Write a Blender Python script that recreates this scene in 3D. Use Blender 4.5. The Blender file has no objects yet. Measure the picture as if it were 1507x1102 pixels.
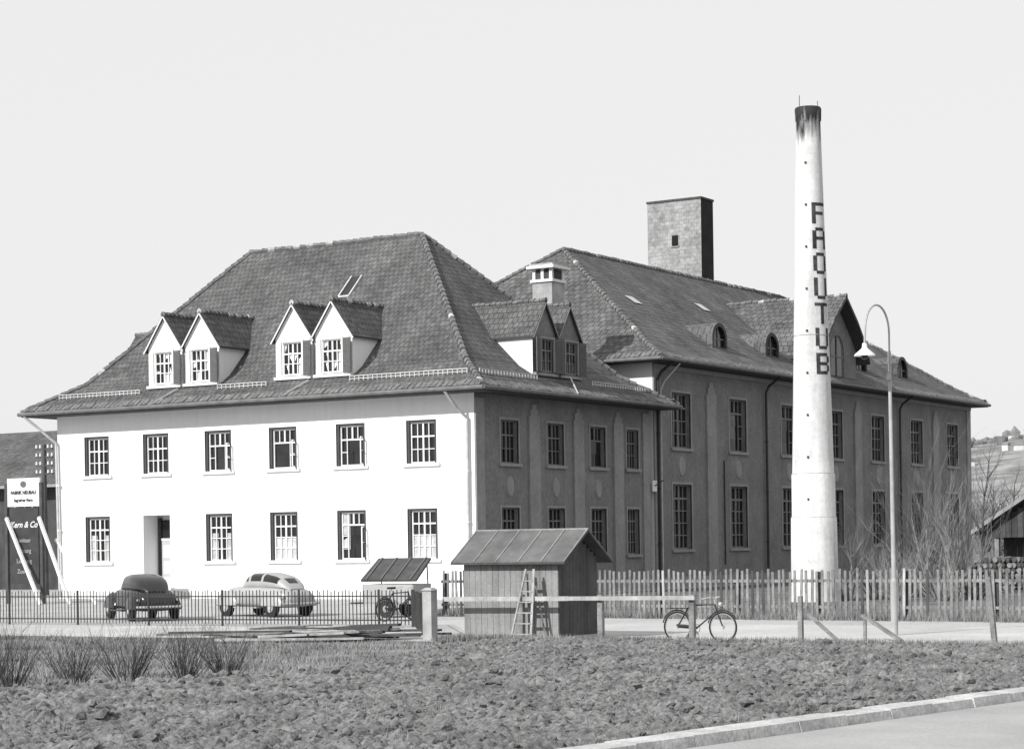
import bpy, math, random
from mathutils import Vector, Matrix, noise
random.seed(7)
V=Vector
scene=bpy.context.scene

# ---------------------------------------------------------------- materials
MATS={}
def mat(name, c, var=0.25, scale=3.0, rough=0.85, bump=0.0, bscale=40.0, streak=0.0, spec=0.3, fine=0.0, fscale=30.0):
    m=bpy.data.materials.new(name); m.use_nodes=True
    nt=m.node_tree; N=nt.nodes; L=nt.links
    b=N['Principled BSDF']; b.inputs['Roughness'].default_value=rough
    b.inputs['Specular IOR Level'].default_value=spec
    tc=N.new('ShaderNodeTexCoord')
    def nz(sc,det,vec=None):
        n=N.new('ShaderNodeTexNoise'); n.inputs['Scale'].default_value=sc; n.inputs['Detail'].default_value=det
        n.inputs['Roughness'].default_value=0.6
        L.new(vec if vec else tc.outputs['Object'], n.inputs['Vector']); return n.outputs['Fac']
    def ramp(src,lo,hi,a=0.3,bb=0.7):
        r=N.new('ShaderNodeMapRange'); r.inputs['From Min'].default_value=a; r.inputs['From Max'].default_value=bb
        r.inputs['To Min'].default_value=lo; r.inputs['To Max'].default_value=hi; L.new(src,r.inputs['Value']); return r.outputs['Result']
    def mul(a,bv):
        q=N.new('ShaderNodeMath'); q.operation='MULTIPLY'
        L.new(a,q.inputs[0])
        if isinstance(bv,(int,float)): q.inputs[1].default_value=bv
        else: L.new(bv,q.inputs[1])
        return q.outputs[0]
    f=ramp(nz(scale,6),1-var,1+var)
    if streak>0:
        mp=N.new('ShaderNodeMapping'); mp.inputs['Scale'].default_value=(2.2,2.2,0.18); L.new(tc.outputs['Object'],mp.inputs['Vector'])
        f=mul(f,ramp(nz(1.5,5,mp.outputs['Vector']),1-streak,1.0,0.35,0.6))
    if fine>0:
        f=mul(f,ramp(nz(fscale,3),1-fine,1+fine))
    f=mul(f,c)
    co=N.new('ShaderNodeCombineColor')
    for i in range(3): L.new(f,co.inputs[i])
    L.new(co.outputs[0],b.inputs['Base Color'])
    if bump>0:
        bp=N.new('ShaderNodeBump'); bp.inputs['Strength'].default_value=bump; bp.inputs['Distance'].default_value=0.03
        L.new(nz(bscale,4),bp.inputs['Height']); L.new(bp.outputs['Normal'],b.inputs['Normal'])
    MATS[name]=m
    return m,nt,b,f,tc,nz,ramp,mul
def tilemat(name,c,w=0.24,h=0.3,mort=0.35,var=0.3,lo=.82,hi=1.14):
    m,nt,b,f,tc,nz,ramp,mul=mat(name,c,var,0.5,0.9,0,0,0.12,0.2,0.22,4.0)
    N=nt.nodes;L=nt.links
    wn=N.new('ShaderNodeTexNoise'); wn.inputs['Scale'].default_value=1.3; L.new(tc.outputs['UV'],wn.inputs['Vector'])
    wm=N.new('ShaderNodeVectorMath'); wm.operation='MULTIPLY_ADD'; L.new(wn.outputs['Color'],wm.inputs[0]); wm.inputs[1].default_value=(.1,.1,0); L.new(tc.outputs['UV'],wm.inputs[2])
    br=N.new('ShaderNodeTexBrick'); L.new(wm.outputs[0],br.inputs['Vector'])
    br.inputs['Scale'].default_value=1; br.inputs['Brick Width'].default_value=w; br.inputs['Row Height'].default_value=h
    br.inputs['Mortar Size'].default_value=0.022; br.inputs['Mortar Smooth'].default_value=0.5
    br.inputs['Color1'].default_value=(lo,lo,lo,1);br.inputs['Color2'].default_value=(hi,hi,hi,1);br.inputs['Mortar'].default_value=(mort,)*3+(1,)
    mx=N.new('ShaderNodeMix'); mx.data_type='RGBA'; mx.blend_type='MULTIPLY'; mx.inputs['Factor'].default_value=1
    src=b.inputs['Base Color'].links[0].from_socket
    L.new(src,mx.inputs['A']); L.new(br.outputs['Color'],mx.inputs['B']); L.new(mx.outputs['Result'],b.inputs['Base Color'])
    bw=N.new('ShaderNodeRGBToBW'); L.new(br.outputs['Color'],bw.inputs[0])
    bp=N.new('ShaderNodeBump'); bp.inputs['Strength'].default_value=0.5; bp.inputs['Distance'].default_value=0.03
    L.new(bw.outputs[0],bp.inputs['Height']); L.new(bp.outputs['Normal'],b.inputs['Normal'])
    return m
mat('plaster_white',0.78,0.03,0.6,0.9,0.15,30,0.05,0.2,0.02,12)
mat('plaster_shaded',0.195,0.16,0.9,0.95,0.4,18,0.08,0.12,0.16,6)  # darker copy of plaster_white, shade of sun-averted walls put into the colour
mat('pilaster_shaded',0.265,0.12,0.9,0.95,0.3,20,0.07,0.12,0.12,7)  # a little lighter than the wall, same side shade included in the colour
mat('trim_light',0.68,0.08,2,0.8)
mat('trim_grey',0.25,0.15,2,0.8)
mat('frame_white',0.75,0.05,3,0.5)
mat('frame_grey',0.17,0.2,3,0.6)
mat('frame_brown',0.05,0.2,3,0.6)
mat('glass',0.018,0.5,1.2,0.12,0,0,0,0.5)
mat('curtain',0.5,0.2,4,0.9,0,0,0.3)
mat('dark_interior',0.01,0.2,3,0.9)
mat('shutter',0.11,0.15,5,0.8)
mat('gutter',0.13,0.25,3,0.6)
mat('pipe_dark',0.035,0.2,3,0.6)
mat('pipe_light',0.45,0.2,3,0.6)
mat('soffit',0.06,0.15,3,0.8)  # dark tone carries the shadow under the eaves
tilemat('roof_tile',0.110,0.24,0.3,0.42)
tilemat('roof_tile_wing',0.116,0.34,0.38,0.25)
mat('ridge_tile',0.14,0.4,3,0.9,0,0,0,0.2,0.3,8)
mat('ridge_light',0.36,0.4,3,0.9,0,0,0,0.2,0.2,8)
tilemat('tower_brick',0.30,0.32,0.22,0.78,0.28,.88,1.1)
mat('tower_shaded',0.025,0.4,1.5,0.9,0,0,0.3)  # tower's right and back faces, their shade painted in as near-black
mat('door',0.42,0.08,3,0.6)
mat('snow_guard',0.5,0.2,4,0.6)
mat('wood_weathered',0.21,0.4,2.5,0.9,0.2,30,0.3,0.2,0.25,25)
mat('wood_light',0.38,0.3,3,0.9,0.2,30,0.25)
mat('wood_dark',0.07,0.25,3,0.9,0.2,30,0.2)
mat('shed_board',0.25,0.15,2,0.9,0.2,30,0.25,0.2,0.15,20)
mat('shed_side',0.08,0.2,2,0.9,0.2,30,0.25,0.2,0.15,20)  # shed_board darkened, the end wall's shade put into the colour
mat('shed_roof',0.12,0.3,2,0.75,0.1,20,0.15)
mat('iron',0.035,0.3,3,0.6)
mat('pole_metal',0.34,0.2,3,0.5)
mat('enamel_white',0.7,0.05,3,0.3)
mat('concrete',0.36,0.25,2,0.9,0.3,40,0.1,0.2,0.12,30)
mat('car_dark',0.015,0.2,3,0.18,0,0,0,0.6)
mat('car_light',0.34,0.08,3,0.35,0,0,0,0.5)
mat('rubber',0.02,0.2,3,0.8)
mat('chrome',0.4,0.15,3,0.25)
mat('lettering',0.05,0.6,4,0.8,0,0,0,0.2,0.4,14)
mat('bark',0.07,0.3,6,0.9)
mat('twig',0.065,0.6,3,0.9)
mat('twig_sunlit',0.22,0.5,3,0.9)  # lighter twig copy, sunlight painted into the colour
mat('grass_ground',0.19,0.4,0.5,0.95,0.9,12,0,0.1,0.45,7)
mat('dry_grass',0.20,0.6,0.7,0.95)
mat('soil',0.165,0.35,0.8,0.98,1.0,26,0,0.1,0.42,13)
mat('yard_gravel',0.40,0.16,0.4,0.95,0.4,20,0,0.1,0.15,9)
mat('rough_yard',0.14,0.4,0.6,0.95,0.8,10,0,0.1,0.35,6)
mat('road_light',0.44,0.18,0.35,0.95,0.3,30,0,0.1,0.15,10)
mat('asphalt',0.34,0.16,0.4,0.9,0.3,60,0,0.2,0.12,25)
mat('kerb_stone',0.43,0.3,1.5,0.9,0.4,20,0,0.2,0.22,18)
mat('hill',0.26,0.45,0.014,1,0,0,0,0.0,0.35,0.06)  # haze of distance put into the tone
mat('far_wood',0.17,0.4,0.02,1)
mat('far_house',0.6,0.1,0.05,1)
mat('barn_wall',0.06,0.25,2,0.9,0,0,0.3)
mat('sign_white',0.6,0.08,2,0.6)
mat('sign_dark',0.04,0.25,2,0.5)
m,nt,b,f,tc,nz,ramp,mul=mat('stack_plaster',0.62,0.09,1.0,0.9,0.3,14,0.20,0.2,0.09,6)
N=nt.nodes;L=nt.links
sx=N.new('ShaderNodeSeparateXYZ'); L.new(tc.outputs['Object'],sx.inputs[0])
mp=N.new('ShaderNodeMapping'); mp.inputs['Scale'].default_value=(5,5,.7); L.new(tc.outputs['Object'],mp.inputs['Vector'])
ad=N.new('ShaderNodeMath'); ad.operation='MULTIPLY_ADD'; L.new(nz(1.2,5,mp.outputs['Vector']),ad.inputs[0]); ad.inputs[1].default_value=-3.0; L.new(sx.outputs['Z'],ad.inputs[2])
so=ramp(ad.outputs[0],1.0,0.06,14.4,15.3)
ff=mul(f,so)
cc=N.new('ShaderNodeCombineColor')
for i in range(3): L.new(ff,cc.inputs[i])
L.new(cc.outputs[0],b.inputs['Base Color'])

# ---------------------------------------------------------------- mesh builder
def empty(name,loc=(0,0,0)):
    e=bpy.data.objects.new(name,None); e.location=loc; scene.collection.objects.link(e); return e
class MB:
    def __init__(s): s.v=[];s.f=[];s.m=[];s.ml=[]
    def mi(s,m):
        if m not in s.ml: s.ml.append(m)
        return s.ml.index(m)
    def poly(s,pts,m):
        b=len(s.v); s.v+= [tuple(p) for p in pts]; s.f.append(tuple(range(b,b+len(pts)))); s.m.append(s.mi(m))
    def mesh(s,vs,fs,m):
        b=len(s.v); s.v+=[tuple(p) for p in vs]; k=s.mi(m)
        for f in fs: s.f.append(tuple(i+b for i in f)); s.m.append(k)
    def hexa(s,p,m):
        s.mesh(p,[(3,2,1,0),(4,5,6,7),(0,1,5,4),(1,2,6,5),(2,3,7,6),(3,0,4,7)],m)
    def box(s,x0,x1,y0,y1,z0,z1,m):
        s.hexa([(x0,y0,z0),(x1,y0,z0),(x1,y1,z0),(x0,y1,z0),(x0,y0,z1),(x1,y0,z1),(x1,y1,z1),(x0,y1,z1)],m)
    def bar(s,p,q,w,h,m,up=V((0,0,1))):
        p=V(p);q=V(q);d=(q-p).normalized(); a=d.cross(up)
        if a.length<1e-3: a=d.cross(V((1,0,0)))
        a.normalize(); b=a.cross(d).normalized(); a=a*w/2; b=b*h/2
        s.hexa([p-a-b,p+a-b,q+a-b,q-a-b,p-a+b,p+a+b,q+a+b,q-a+b],m)
    def cyl(s,p,q,r,m,n=8,r2=None,cap=True):
        p=V(p);q=V(q);r2=r if r2 is None else r2
        d=(q-p).normalized(); a=d.cross(V((0,0,1)))
        if a.length<1e-3: a=V((1,0,0))
        a.normalize(); b=a.cross(d)
        vs=[];
        for c,rr in((p,r),(q,r2)):
            for i in range(n):
                t=2*math.pi*i/n; vs.append(c+a*math.cos(t)*rr+b*math.sin(t)*rr)
        fs=[(i,(i+1)%n,n+(i+1)%n,n+i) for i in range(n)]
        if cap: fs+= [tuple(range(n))[::-1],tuple(range(n,2*n))]
        s.mesh(vs,fs,m)
    def tube(s,pts,r,m,n=8):
        for a,b in zip(pts[:-1],pts[1:]): s.cyl(a,b,r,m,n)
    def loft(s,secs,m,fn=None,cap=True):
        n=len(secs[0]); b=len(s.v)
        for sc in secs: s.v+=[tuple(p) for p in sc]
        for j in range(len(secs)-1):
            for i in range(n):
                i2=(i+1)%n
                s.f.append((b+j*n+i,b+j*n+i2,b+(j+1)*n+i2,b+(j+1)*n+i)); s.m.append(s.mi(fn(j,i) if fn else m))
        if cap:
            s.f.append(tuple(b+i for i in range(n))[::-1]); s.m.append(s.mi(m))
            k=b+(len(secs)-1)*n; s.f.append(tuple(k+i for i in range(n))); s.m.append(s.mi(m))
    def torus(s,c,ax,R,r,m,n=28,k=6,a0=0,a1=2*math.pi):
        ax=V(ax).normalized(); u=ax.cross(V((0,0,1)));
        if u.length<1e-3:u=V((1,0,0))
        u.normalize(); w=u.cross(ax); c=V(c); secs=[]
        for i in range(n+1):
            t=a0+(a1-a0)*i/n; d=u*math.cos(t)+w*math.sin(t)
            secs.append([c+d*(R+r*math.cos(2*math.pi*j/k))+ax*r*math.sin(2*math.pi*j/k) for j in range(k)])
        s.loft(secs,m,cap=False)
    def make(s,name,parent=None,smooth=False,M=None):
        me=bpy.data.meshes.new(name)
        vs=s.v if M is None else [tuple(M@V(p)) for p in s.v]
        me.from_pydata(vs,[],s.f)
        for m in s.ml: me.materials.append(MATS[m])
        me.polygons.foreach_set('material_index',s.m)
        if len(s.f)<60000:
            uv=me.uv_layers.new(name='UVMap'); me.update()
            for p in me.polygons:
                n=p.normal
                if abs(n.z)>0.995: u=V((1,0,0));w=V((0,1,0))
                else:
                    u=V((0,0,1)).cross(n).normalized(); w=n.cross(u)
                for li in p.loop_indices:
                    co=me.vertices[me.loops[li].vertex_index].co
                    uv.data[li].uv=(co.dot(u),co.dot(w))
        if smooth:
            me.polygons.foreach_set('use_smooth',[True]*len(me.polygons))
        me.update()
        o=bpy.data.objects.new(name,me); scene.collection.objects.link(o)
        if parent: o.parent=parent
        if smooth:
            try: me.set_sharp_from_angle(angle=math.radians(40))
            except Exception: pass
        return o
class Fr:
    def __init__(s,O,u,n): s.O=V((O[0],O[1],0));s.u=V((u[0],u[1],0)).normalized();s.n=V((n[0],n[1],0)).normalized()
    def p(s,u,d,z): return s.O+s.u*u+s.n*d+V((0,0,z))
    def box(s,mb,u0,u1,d0,d1,z0,z1,m):
        mb.hexa([s.p(u0,d0,z0),s.p(u1,d0,z0),s.p(u1,d1,z0),s.p(u0,d1,z0),s.p(u0,d0,z1),s.p(u1,d0,z1),s.p(u1,d1,z1),s.p(u0,d1,z1)],m)
def wall(mb,F,U0,U1,Z0,Z1,ops,m,rec=0.3,rm=None):
    us=sorted(set([U0,U1]+[o[0] for o in ops]+[o[1] for o in ops])); zs=sorted(set([Z0,Z1]+[o[2] for o in ops]+[o[3] for o in ops]))
    for a,b in zip(us[:-1],us[1:]):
        for c,d in zip(zs[:-1],zs[1:]):
            um=(a+b)/2;zm=(c+d)/2
            if any(o[0]<um<o[1] and o[2]<zm<o[3] for o in ops): continue
            mb.poly([F.p(a,0,c),F.p(b,0,c),F.p(b,0,d),F.p(a,0,d)],m)
    rm=rm or m
    for o in ops:
        r=o[4] if len(o)>4 else rec
        a,b,c,d=o[:4]
        mb.poly([F.p(a,0,c),F.p(a,-r,c),F.p(a,-r,d),F.p(a,0,d)],rm)
        mb.poly([F.p(b,0,c),F.p(b,-r,c),F.p(b,-r,d),F.p(b,0,d)],rm)
        mb.poly([F.p(a,0,c),F.p(b,0,c),F.p(b,-r,c),F.p(a,-r,c)],rm)
        mb.poly([F.p(a,0,d),F.p(b,0,d),F.p(b,-r,d),F.p(a,-r,d)],rm)
def window(mb,F,u0,u1,z0,z1,cols=4,rows=3,fm='frame_white',rec=0.14,curt=None,open_cells=None,surr='trim_light',surw=0.1,fw=0.06,mw=0.03,sill=True,trans=True,jamb=None):
    gx=[u0+(u1-u0)*i/cols for i in range(cols+1)]; gz=[z0+(z1-z0)*j/rows for j in range(rows+1)]
    for i in range(cols):
        for j in range(rows):
            t=[random.uniform(-.012,.012) for _ in range(3)]
            mb.poly([F.p(gx[i],-rec-0.035+t[0],gz[j]),F.p(gx[i+1],-rec-0.035+t[1],gz[j]),F.p(gx[i+1],-rec-0.035+t[1]+t[2],gz[j+1]),F.p(gx[i],-rec-0.035+t[0]+t[2],gz[j+1])],'glass')
    jb=0
    if jamb:
        jb=0.12
        F.box(mb,u0,u0+jb,-rec-0.02,-0.03,z0,z1,jamb); F.box(mb,u1-jb,u1,-rec-0.02,-0.03,z0,z1,jamb)
        F.box(mb,u0+jb,u1-jb,-rec-0.02,-0.03,z1-0.08,z1,jamb); z1-=0.08
    a,b=u0+jb,u1-jb
    d0,d1=-rec-0.02,-rec+0.04
    F.box(mb,a,a+fw,d0,d1,z0,z1,fm);F.box(mb,b-fw,b,d0,d1,z0,z1,fm)
    F.box(mb,a+fw,b-fw,d0,d1,z0,z0+fw,fm);F.box(mb,a+fw,b-fw,d0,d1,z1-fw,z1,fm)
    W=(b-a-2*fw);H=(z1-z0-2*fw)
    for i in range(1,cols):
        u=a+fw+W*i/cols; w=mw*2.3 if (cols%2==0 and i==cols//2) else mw
        zb=z0+fw
        if open_cells and i in open_cells: zb=z0+fw+H*(rows-1)/rows
        F.box(mb,u-w/2,u+w/2,d0+0.002,d1-0.004,zb,z1-fw,fm)
    for j in range(1,rows):
        z=z0+fw+H*j/rows; w=mw*2.0 if (trans and j==rows-1) else mw
        if open_cells and j<rows-1:
            nlo=min(open_cells)-1; nhi=max(open_cells)+1
            segs=[(a+fw,a+fw+W*nlo/cols),(a+fw+W*nhi/cols,b-fw)]
        else: segs=[(a+fw,b-fw)]
        for s0,s1 in segs:
            if s1-s0>0.02: F.box(mb,s0,s1,d0+0.004,d1-0.008,z-w/2,z+w/2,fm)
    if curt:
        for (c0,c1,h0,h1) in curt:
            F.box(mb,a+fw+W*c0,a+fw+W*c1,d0-0.003,d0+0.001,z0+fw+H*h0,z0+fw+H*h1,'curtain')
    z1o=z1+(0.08 if jamb else 0)
    if surr:
        s=surw;p=0.025
        F.box(mb,u0-s,u0,-0.05,p,z0,z1o+s,surr);F.box(mb,u1,u1+s,-0.05,p,z0,z1o+s,surr);F.box(mb,u0,u1,-0.05,p,z1o,z1o+s,surr)
    if sill: F.box(mb,u0-0.16,u1+0.16,-rec+0.01,0.10,z0-0.13,z0-0.002,surr or 'trim_grey')
def ridge(mb,p,q,m='ridge_tile',r=0.13,step=0.36):
    p=V(p);q=V(q);L=(q-p).length;n=max(1,int(L/step));d=(q-p)/n
    for i in range(n):
        a=p+d*i;b=p+d*(i+1.08)
        j=random.uniform(-.02,.02)
        mm='ridge_light' if random.random()<.1 else m
        mb.cyl(a+V((0,0,j)),b+V((0,0,j)),r*1.15,mm,6,r*0.78)

# ================================================================ OFFICE BUILDING
office=empty('office_building')
X0,X1,Y0,Y1=-22.1,0.0,0.0,14.6
FF=Fr((X0,0),(1,0),(0,-1)); FR=Fr((0,0),(0,1),(1,0)); FL=Fr((X0,0),(0,1),(-1,0)); FB=Fr((X0,Y1),(1,0),(0,1))
WX=[-19.75,-16.34,-12.88,-9.43,-5.97,-2.5]
mb=MB(); wb=MB()
ops=[]
for i,x in enumerate(WX):
    u=x-X0
    ops.append((u-0.72,u+0.72,5.4,7.12))
    if i==1: ops.append((u-0.75,u+0.75,0.12,3.6,1.0))
    else: ops.append((u-0.72,u+0.72,1.6,3.6))
wall(mb,FF,0,22.1,0,8.15,ops,'plaster_white')
for i,o in enumerate(ops):
    if len(o)>4: continue
    up=o[2]>5
    idx=min(range(6),key=lambda j:abs(WX[j]-X0-(o[0]+o[1])/2))
    oc=None;cu=None
    if up and idx in (2,4): oc=[2] if idx==2 else [2,3]
    if up and idx==3: oc=[1,2]
    if (not up): cu=[(0.02,.3,0,.62),(.7,.98,0,.62)] if idx in(0,2) else ([(0,1,0,.5)] if idx in (3,5) else None)
    if (not up) and idx==4: oc=[2,3]; cu=[(0,.3,.2,1)]
    window(wb,FF,o[0],o[1],o[2],o[3],4,3 if up else 4,'frame_white',0.16,cu,oc,'trim_light',0.11,jamb='frame_brown')
    if oc:
        p0=FF.p(o[1]-.15,-.1,o[2]+.08);p1=FF.p(o[1]-.0,.32,o[2]+.08);zt=V((0,0,(o[3]-o[2])*.62))
        wb.bar(p0,p1,.03,.05,'frame_white');wb.bar(p0+zt,p1+zt,.03,.05,'frame_white');wb.bar(p1,p1+zt,.03,.04,'frame_white');wb.bar(p0+zt*.5,p1+zt*.5,.02,.03,'frame_white')
u=WX[1]-X0
mb.poly([FF.p(u-.75,-1.0,.12),FF.p(u+.75,-1.0,.12),FF.p(u+.75,-1.0,3.6),FF.p(u-.75,-1.0,3.6)],'trim_light')
FF.box(wb,u-.55,u+.55,-.98,-.9,.14,2.5,'door')
for zz in (0.35,1.05,1.75): 
    FF.box(wb,u-.42,u-.06,-.9,-.885,zz,zz+.55,'trim_light');FF.box(wb,u+.06,u+.42,-.9,-.885,zz,zz+.55,'trim_light')
FF.box(wb,u-.7,u-.56,-.98,-.86,.14,3.5,'frame_brown');FF.box(wb,u+.56,u+.7,-.98,-.86,.14,3.5,'frame_brown')
FF.box(wb,u-.55,u+.55,-.98,-.93,2.6,3.4,'glass');FF.box(wb,u-.03,u+.03,-.93,-.9,2.6,3.4,'frame_white');FF.box(wb,u-.55,u+.55,-.97,-.88,2.5,2.6,'frame_white')
FF.box(mb,u-.95,u+.95,-1.0,.45,0,.118,'concrete')
FF.box(mb,u-.9,u-.752,-.02,.03,.12,3.75,'trim_light');FF.box(mb,u+.752,u+.9,-.02,.03,.12,3.75,'trim_light');FF.box(mb,u-.752,u+.752,-.02,.03,3.602,3.75,'trim_light')
SY=[2.6,6.25,9.85,13.0]
ops=[]
for i,y in enumerate(SY):
    w=.68 if i<3 else .55
    ops+= [(y-w,y+w,5.38,7.12),(y-w,y+w,1.6,3.6)]
wall(mb,FR,0,14.6,0,8.15,ops,'plaster_shaded')
for i,o in enumerate(ops):
    oc=[2,3] if i==4 else None
    window(wb,FR,o[0],o[1],o[2],o[3],4,3 if i%2==0 else 4,'frame_grey',0.2,None,oc,'trim_grey',0.10)
for y in (4.45,8.1,11.6):
    FR.box(mb,y-.42,y+.42,0,.09,0.5,7.35,'pilaster_shaded'); FR.box(mb,y-.30,y+.30,0,.085,7.35,7.62,'pilaster_shaded')
    FR.box(mb,y-.16,y+.16,0,.08,7.62,7.82,'pilaster_shaded')
for y in (0.35,14.25): FR.box(mb,y-.33,y+.3,0,.06,0.4,7.9,'pilaster_shaded')
def oval(mb,F,u,z,ru,rz,m,d=.05):
    n=20; fr=[F.p(u+ru*math.cos(2*math.pi*i/n),d,z+rz*math.sin(2*math.pi*i/n)) for i in range(n)]
    bk=[F.p(u+1.12*ru*math.cos(2*math.pi*i/n),0,z+1.12*rz*math.sin(2*math.pi*i/n)) for i in range(n)]
    mb.loft([bk,fr],m,cap=True)
for y in SY[:3]: oval(mb,FR,y,4.45,.24,.38,'trim_grey')
FR.box(mb,0,14.6,0,.1,0,.45,'trim_grey')
FF.box(mb,0,u-.96,0,.05,0,.35,'trim_light');FF.box(mb,u+.96,22.1,0,.05,0,.35,'trim_light')
wall(mb,FL,0,14.6,0,8.15,[],'plaster_white'); wall(mb,FB,0,22.1,0,8.15,[],'plaster_shaded')
for y in (3,7.3,11.6):
    for z in (1.6,5.4): window(wb,Fr((X0-.19,0),(0,1),(-1,0)),y-.7,y+.7,z,z+1.7,4,3,'frame_white',0.12,sill=False,surr=None)
mb.make('walls',office); wb.make('windows_and_door',office)

def hip_roof(name,parent,ring_e,ze,ring_k,zk,rA,rB,axis,mt,fas=.2,hipm='ridge_tile'):
    rb=MB(); tb=MB()
    def ring(r,z): x0,x1,y0,y1=r; return [V((x0,y0,z)),V((x1,y0,z)),V((x1,y1,z)),V((x0,y1,z))]
    E=ring(ring_e,ze);K=ring(ring_k,zk); A=V(rA);B=V(rB)
    for i in range(4):
        j=(i+1)%4; rb.poly([E[i],E[j],K[j],K[i]],mt)
    if axis=='x':
        rb.poly([K[0],K[1],B,A],mt);rb.poly([K[1],K[2],B],mt);rb.poly([K[2],K[3],A,B],mt);rb.poly([K[3],K[0],A],mt)
        pr=[(K[0],A),(K[1],B),(K[2],B),(K[3],A)]
    else:
        rb.poly([K[0],K[1],A],mt);rb.poly([K[1],K[2],B,A],mt);rb.poly([K[2],K[3],B],mt);rb.poly([K[3],K[0],A,B],mt)
        pr=[(K[0],A),(K[1],A),(K[2],B),(K[3],B)]
    Eb=[e-V((0,0,fas)) for e in E]
    for i in range(4):
        j=(i+1)%4; tb.poly([E[i],E[j],Eb[j],Eb[i]],'frame_brown')
    tb.poly([e+V((0,0,.01)) for e in Eb],'soffit')
    for i in range(4):
        j=(i+1)%4; d=(E[j]-E[i]).normalized(); o=V((d.y,-d.x,0))*.09
        tb.cyl(E[i]+o-V((0,0,.08))-d*.1,E[j]+o-V((0,0,.08))+d*.1,.085,'gutter',8)
        n=int((E[j]-E[i]).length/.26)
        for k in range(n):
            p=E[i]+d*(k+.5)*.26; inn=V((-d.y,d.x,0)); q=p+inn*.35+V((0,0,.23)); jj=random.uniform(-.015,.02)
            tb.bar(p+V((0,0,.02+jj)),q+V((0,0,.02+jj)),.22,.05,'ridge_tile')
    for a,b in pr: ridge(tb,a,b,hipm)
    for i in range(4): ridge(tb,E[i],K[i],hipm)
    ridge(tb,A,B)
    rb.make('roof',parent); tb.make('eaves_gutters_and_ridge_tiles',parent)
OE=1.1
hip_roof('roof',office,(X0-OE,X1+OE,Y0-OE,15.4),8.27,(X0+.9,X1-.9,.9,13.7),9.5,(-16.9,7.4,15.8),(-7.3,7.4,15.8),'x','roof_tile')
g=MB()
def rz(d): return 8.27+(d+1.1)*0.615
def guard(F,u0,u1):
    dd=0.15; zz=rz(-dd)
    for h in (.05,.17): F.box(g,u0,u1,dd-.015,dd+.015,zz+h,zz+h+.03,'snow_guard')
    n=int((u1-u0)/.22)
    for i in range(n+1):
        uu=u0+(u1-u0)*i/n; F.box(g,uu-.015,uu+.015,dd-.02,dd+.02,zz-.02,zz+.19,'snow_guard')
for a,b in ((-21.8,-17.1),(-12.75,-10.15),(-5.85,-.2)): guard(FF,a-X0,b-X0)
for a,b in ((0.2,4.6),(9.2,14.0)): guard(FR,a,b)
g.make('snow_guards',office)
def dormer(parent,F,u,d,w,zb,ze,zp,L,wm,fm_=None,name='dormer',rmat='roof_tile',frame='frame_white'):
    mb=MB(); h=w/2; fm_=fm_ or wm
    P=lambda a,dd,z:F.p(u+a,d+dd,z)
    mb.poly([P(-h,0,zb),P(h,0,zb),P(h,0,ze),P(0,0,zp),P(-h,0,ze)],fm_)
    for s in(-1,1): mb.poly([P(s*h,0,zb),P(s*h,-L,zb),P(s*h,-L,ze),P(s*h,0,ze)],wm)
    sl=(zp-ze)/h; o=.16; t=.08; f=.14
    for s in(-1,1):
        a=s*(h+o); za=ze-sl*o
        top=[P(0,f,zp+t),P(a,f,za+t),P(a,-L,za+t),P(0,-L,zp+t)]
        bot=[P(0,f,zp),P(a,f,za),P(a,-L,za),P(0,-L,zp)]
        mb.poly(top,rmat); mb.poly(bot,'soffit')
        for i in range(4):
            j=(i+1)%4; mb.poly([top[i],top[j],bot[j],bot[i]],'frame_brown')
        mb.bar(P(0,f+.01,zp-.02),P(a*.99,f+.01,za-.02),.03,.05,'trim_light' if fm_=='plaster_white' else 'trim_grey')
    ridge(mb,P(0,f,zp+t),P(0,-L,zp+t),'ridge_tile',.11,.26)
    F2=Fr((0,0),(1,0),(0,1)); F2.O=F.p(u,d+.17,0);F2.u=F.u;F2.n=F.n
    w0=.52
    window(mb,F2,-w0,w0,zb+.25,zb+1.62,4,3,frame,.13,None,None,'trim_light' if fm_=='plaster_white' else 'trim_grey',.08,sill=False)
    F.box(mb,u-h,u+h,d-.02,d+.17,zb+.08,zb+.2,'trim_light' if fm_=='plaster_white' else 'trim_grey')
    for s in ((1,) if fm_=='plaster_white' else (-1,1)):
        a=s*(w0+.1)
        p0=F.p(u+a,d+.20,zb+.22);p1=F.p(u+a+s*.44,d+.28,zb+.22)
        dn=(p1-p0).normalized(); nn=V((dn.y,-dn.x,0))*.02
        hh=V((0,0,1.42))
        mb.hexa([p0-nn,p1-nn,p1+nn,p0+nn,p0-nn+hh,p1-nn+hh,p1+nn+hh,p0+nn+hh],'shutter')
        for k in range(14):
            zz=V((0,0,.08+k*.095)); q=nn*1.9
            for sg in (-1,1): mb.bar(p0+dn*.04+zz+q*sg*.7,p1-dn*.04+zz+q*sg*.7,.02,.03,'shutter')
    mb.make(name,parent)
for x in (-15.95,-13.92,-8.98,-6.95): dormer(office,FF,x-X0,-.25,1.9,9.0,10.85,12.18,4.2,'plaster_white')
for y in (5.85,7.85): dormer(office,FR,y,-.25,1.85,9.0,10.85,12.15,4.2,'plaster_white','plaster_shaded',frame='frame_grey')  # fronts get the shade-darkened plaster, cheeks the plain white
dormer(office,FL,4.9,-.5,1.9,9.2,10.85,12.0,2.6,'plaster_white')
mb=MB()
def roofz(y): return 9.5+(y-.9)*(6.3/6.5)
for x in(-9.7,-9.15):
    mb.bar((x,4.4,roofz(4.4)+.06),(x,5.4,roofz(5.4)+.06),.06,.08,'snow_guard')
mb.bar((-9.7,4.4,roofz(4.4)+.06),(-9.15,4.4,roofz(4.4)+.06),.06,.08,'snow_guard')
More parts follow.
